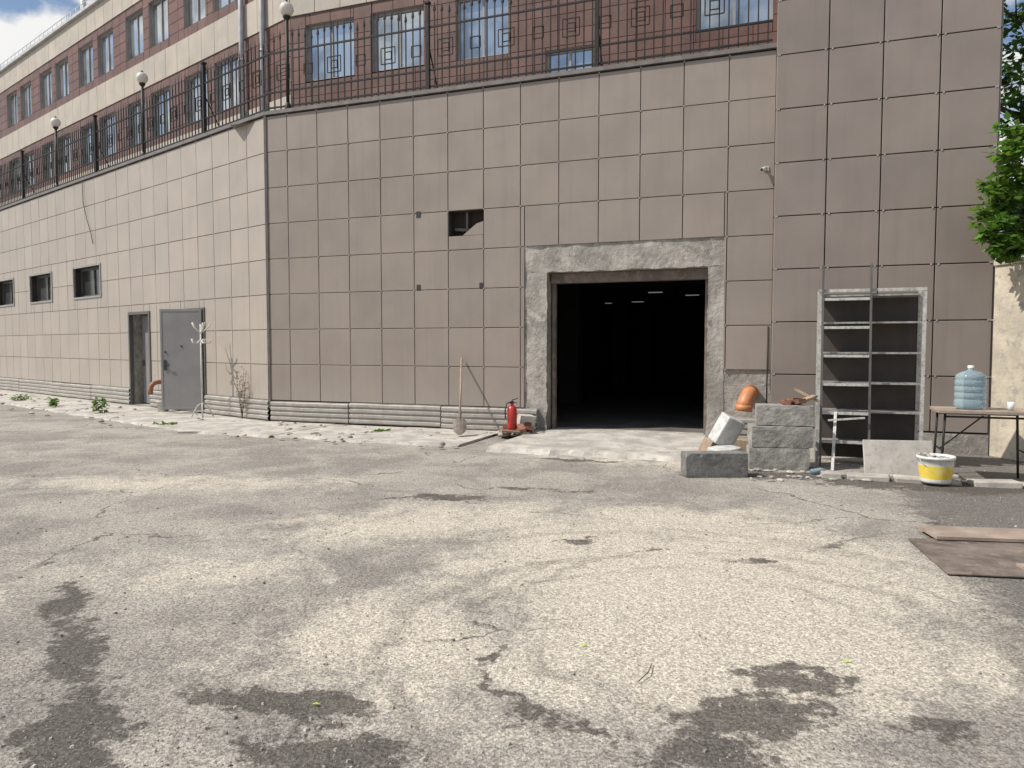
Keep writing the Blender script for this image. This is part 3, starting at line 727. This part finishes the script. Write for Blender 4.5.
for a in (.03,.61): ld.beam(LP(a,0),LP(a,2.66),.026,.05,side=tuple(WR.n))
ld.build('stiles',[m_dframe],lde)
ld3=MB()
for k in range(6): z=.33+.375*k; ld3.beam(LP(.03,z),LP(.61,z),.034,.035)
ld3.build('rungs',[m_steel2],lde)
ld2=MB(); ld2.beam((4.08,9.35,.0),(4.25,9.68,.72),.035,.02); ld2.beam((4.12,9.6,.62),(4.55,9.5,.66),.03,.02); ld2.build('white_batten',[m_white])
wb=MB(); wb.box((4.73,9.0,.215),(.80,.03,.44),(math.radians(-14),0,math.radians(-8))); wb.build('plasterboard_offcut',[m_board],None,.006)
bu=empty('plastic_bucket'); s_=MB(); c0=(4.86,8.42,.03)
s_.lathe(c0,[(.004,0),(.155,0),(.160,.02),(.162,.05)],28,0); s_.lathe(c0,[(.162,.05),(.180,.20)],28,1); s_.lathe(c0,[(.180,.20),(.188,.27),(.20,.27),(.20,.305),(.186,.305),(.18,.2),(.17,.12),(.004,.12)],28,0)
s_.build('shell',[m_buckw,m_bucky],bu)
s_=MB(); pts=[Vector((c0[0]+.2*math.cos(t),c0[1]-.2*abs(math.sin(t))*.6-.02,c0[2]+.27-.12*math.sin(t))) for t in [math.pi*k/12 for k in range(13)]]
s_.tube(pts,.004,6); s_.build('handle',[m_steel2],bu)
s_=MB()
for i in range(12): s_.box((c0[0]+U(-.1,.1),c0[1]+U(-.1,.1),.30+U(-.03,.03)),(U(.05,.14),U(.03,.1),.02),(U(-.6,.6),U(-.6,.6),U(0,3)),0,(U(.7,1.3),)*3)
s_.build('rubbish',[m_stone],bu)
tb=empty('folding_table'); WB=Wall((5.03,8.66),(.937,-.350),(-.350,-.937)); s_=MB()
WB.box(s_,-.02,.97,.80,.84,-.58,.02); s_.build('top',[m_woodp],tb,.006)
s_=MB()
for d in (-.04,-.52):
    s_.tube([WB.P(.03,0,d),WB.P(.06,.8,d)],.014,8); s_.tube([WB.P(.93,0,d),WB.P(.90,.8,d)],.014,8)
    s_.tube([WB.P(.06,.76,d),WB.P(.90,.76,d)],.012,8)
for a in (.05,.91): s_.tube([WB.P(a,.35,-.04),WB.P(a,.35,-.52)],.011,8)
s_.tube([WB.P(.05,.35,-.28),WB.P(.5,.76,-.28)],.009,6); s_.build('legs',[m_iron],tb)
wbt=empty('water_bottle'); s_=MB(); c0=(5.43,8.75,.842)
pr=[(.004,0.01),(.12,.0),(.155,.02),(.162,.05)]
for k in range(4): z=.06+k*.075; pr+=[(.164,z),(.164,z+.05),(.155,z+.06),(.155,z+.068)]
pr+=[(.163,.37),(.15,.405),(.10,.44),(.045,.455),(.032,.465),(.032,.50)]
s_.lathe(c0,pr,32); s_.build('bottle_shell',[m_bot],wbt)
s_=MB(); s_.lathe(c0,[(.034,.485),(.034,.515),(.004,.517)],16); s_.build('cap',[m_buckw],wbt)
cp=MB(); cp.lathe((5.75,8.5,.842),[(.004,0),(.03,0),(.038,.1),(.036,.1),(.029,.01)],16); cp.build('plastic_cup',[m_buckw])
ks=MB(); x,y=3.75,8.98
while x<6.6:
    L=U(.25,.6); ks.box((x+L/2,y-.17*L-.02,.01+U(-.01,.01)),(L-.03,.22+U(0,.12),.08+U(-.02,.02)),(U(-.05,.05),U(-.04,.04),math.radians(-22)+U(-.15,.15))); x+=L*.93+U(0,.08); y-=L*.36
ks.build('broken_paving_slabs',[m_conc2],None,.012)
pb=MB(); pb.lathe((3.80,9.12,.04),[(.004,-.1),(.032,-.1),(.034,.05),(.015,.1),(.012,.12),(.003,.12)],14,axis=(1,.4,0.05)); pb.build('plastic_bottle',[m_bot])
bw=MB(); WBW=Wall((6.86,10.58),(.25,-.97),(-.97,-.25)); 
for k in range(5): WBW.box(bw,k*1.5+.005,k*1.5+1.495,0,2.72,-.30,0)
WBW.box(bw,0,7.5,2.72,2.80,-.33,.03); bw.build('retaining_wall',[m_beigewall],None,.01)
ms=MB(); ms.hexa([(3.24,5.98,.012),(3.02,5.05,.012),(4.9,4.75,.012),(5.2,5.9,.012),(3.24,5.98,.02),(3.02,5.05,.02),(4.9,4.75,.02),(5.2,5.9,.02)])
ms.build('rusty_metal_sheet',[m_rust])
pw=MB(); pw.box((4.3,5.98,.040),(1.7,.36,.025),(.01,.005,math.radians(-7))); pw.box((4.15,5.1,.030),(1.1,.12,.018),(0,.0,-.12)); pw.build('plywood_sheet',[m_woodp])
fl=MB()
for (x,y) in ((-.87,3.2),(1.69,3.65),(.38,3.85)):
    s=.02; fl.poly([(x-s,y,.010),(x,y-s*.5,.016),(x+s,y,.010),(x,y+s*.6,.014)],0,(4.0,3.0,1))
fl.build('fallen_leaves',[m_leaf])
tg=MB(); tg.tube([(.60,3.42,.012),(.66,3.5,.02),(.70,3.62,.012)],[.003,.003,.002],5); tg.build('twig',[m_bark])

# ------------------------------------------------------------------ trees
def tree(name,base,h,clumps,leaf,mat,nl,trunk_r,lean=(0,0)):
    e=empty(name); t=MB(); b0=Vector(base); top=b0+Vector((lean[0],lean[1],h))
    mid=b0.lerp(top,.5)+Vector((.15,-.1,0)); t.tube([b0,mid,top],[trunk_r,trunk_r*.7,trunk_r*.3],10)
    lv=MB()
    for (c,r) in clumps:
        c=Vector(c); s=b0.lerp(top,U(.45,.95)); m=(s+c)/2+Vector((0,0,.1*r)); t.tube([s,m,c],[trunk_r*.35,trunk_r*.2,trunk_r*.06],6)
        for _ in range(5):
            q=c+Vector((U(-1,1),U(-1,1),U(-.7,.8)))*r*.7; t.tube([c,q],[trunk_r*.08,trunk_r*.03],4)
        for _ in range(6):
            q=c+Vector((U(-1,1),U(-1,1),U(-.8,.8)))*r*.8
            leafy(lv,q,(r*.45,r*.45,r*.3),nl,leaf)
    t.build('trunk_and_limbs',[m_bark],e); lv.build('crown',[mat],e)
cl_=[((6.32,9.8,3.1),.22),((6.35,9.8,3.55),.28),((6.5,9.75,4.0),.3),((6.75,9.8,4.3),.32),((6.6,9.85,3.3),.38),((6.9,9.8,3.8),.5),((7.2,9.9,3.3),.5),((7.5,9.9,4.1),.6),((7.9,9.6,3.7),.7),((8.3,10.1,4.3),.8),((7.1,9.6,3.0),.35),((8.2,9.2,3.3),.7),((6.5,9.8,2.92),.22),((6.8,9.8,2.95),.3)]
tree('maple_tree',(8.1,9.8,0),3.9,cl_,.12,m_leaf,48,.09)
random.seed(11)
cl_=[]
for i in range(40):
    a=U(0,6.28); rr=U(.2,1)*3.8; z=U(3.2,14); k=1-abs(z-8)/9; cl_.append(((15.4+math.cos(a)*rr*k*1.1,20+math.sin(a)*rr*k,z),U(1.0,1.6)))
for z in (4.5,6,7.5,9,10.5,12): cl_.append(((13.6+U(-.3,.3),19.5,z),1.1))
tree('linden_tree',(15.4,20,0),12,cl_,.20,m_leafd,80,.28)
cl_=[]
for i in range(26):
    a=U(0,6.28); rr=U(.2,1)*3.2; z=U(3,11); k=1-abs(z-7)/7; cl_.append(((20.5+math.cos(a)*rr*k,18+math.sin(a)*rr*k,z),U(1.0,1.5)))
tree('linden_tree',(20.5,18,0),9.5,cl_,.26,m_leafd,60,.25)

# ------------------------------------------------------------------ light, sky
el=math.radians(50); S=Vector((-1.0,-.18,0)).normalized()
sd=Vector((S.x*math.cos(el),S.y*math.cos(el),math.sin(el)))
sun=bpy.data.lights.new('sun','SUN'); sun.energy=4.8; sun.angle=math.radians(.53); sun.color=(1,.95,.875)
so_=bpy.data.objects.new('sun',sun); bpy.context.collection.objects.link(so_); so_.rotation_euler=sd.to_track_quat('Z','Y').to_euler()
w=bpy.data.worlds.new('World'); bpy.context.scene.world=w; w.use_nodes=True; nt=w.node_tree; nt.nodes.clear()
ow=N(nt,'ShaderNodeOutputWorld'); bg=N(nt,'ShaderNodeBackground'); bg.inputs['Strength'].default_value=.115
sk_=N(nt,'ShaderNodeTexSky',sky_type='NISHITA'); sk_.sun_disc=False; sk_.sun_elevation=el; sk_.sun_rotation=math.atan2(S.x,S.y); sk_.dust_density=.8
tc=N(nt,'ShaderNodeTexCoord').outputs['Generated']
mp=N(nt,'ShaderNodeMapping'); nt.links.new(tc,mp.inputs[0]); mp.inputs['Scale'].default_value=(1,1,1.8); mp.inputs['Location'].default_value=(.35,.1,0)
cn=noise_(nt,mp.outputs[0],7.5,7,.55,.3)
f=smooth(nt,cn.outputs[0],.47,.59,0,.95)
cc=mixc(nt,f,sk_.outputs[0],(8.3,8.2,8.0))
nt.links.new(cc,bg.inputs[0]); nt.links.new(bg.outputs[0],ow.inputs[0])

cam=bpy.data.cameras.new('camera'); cam.lens=26.0; cam.sensor_width=36; cam.clip_end=1500; cam.clip_start=.05
co=bpy.data.objects.new('camera',cam); bpy.context.collection.objects.link(co); co.location=(0,0,1.6)
co.rotation_euler=(math.radians(90-3.02),0,0); bpy.context.scene.camera=co
sc_=bpy.context.scene; sc_.view_settings.view_transform='Standard'; sc_.view_settings.look='None'; sc_.view_settings.exposure=0
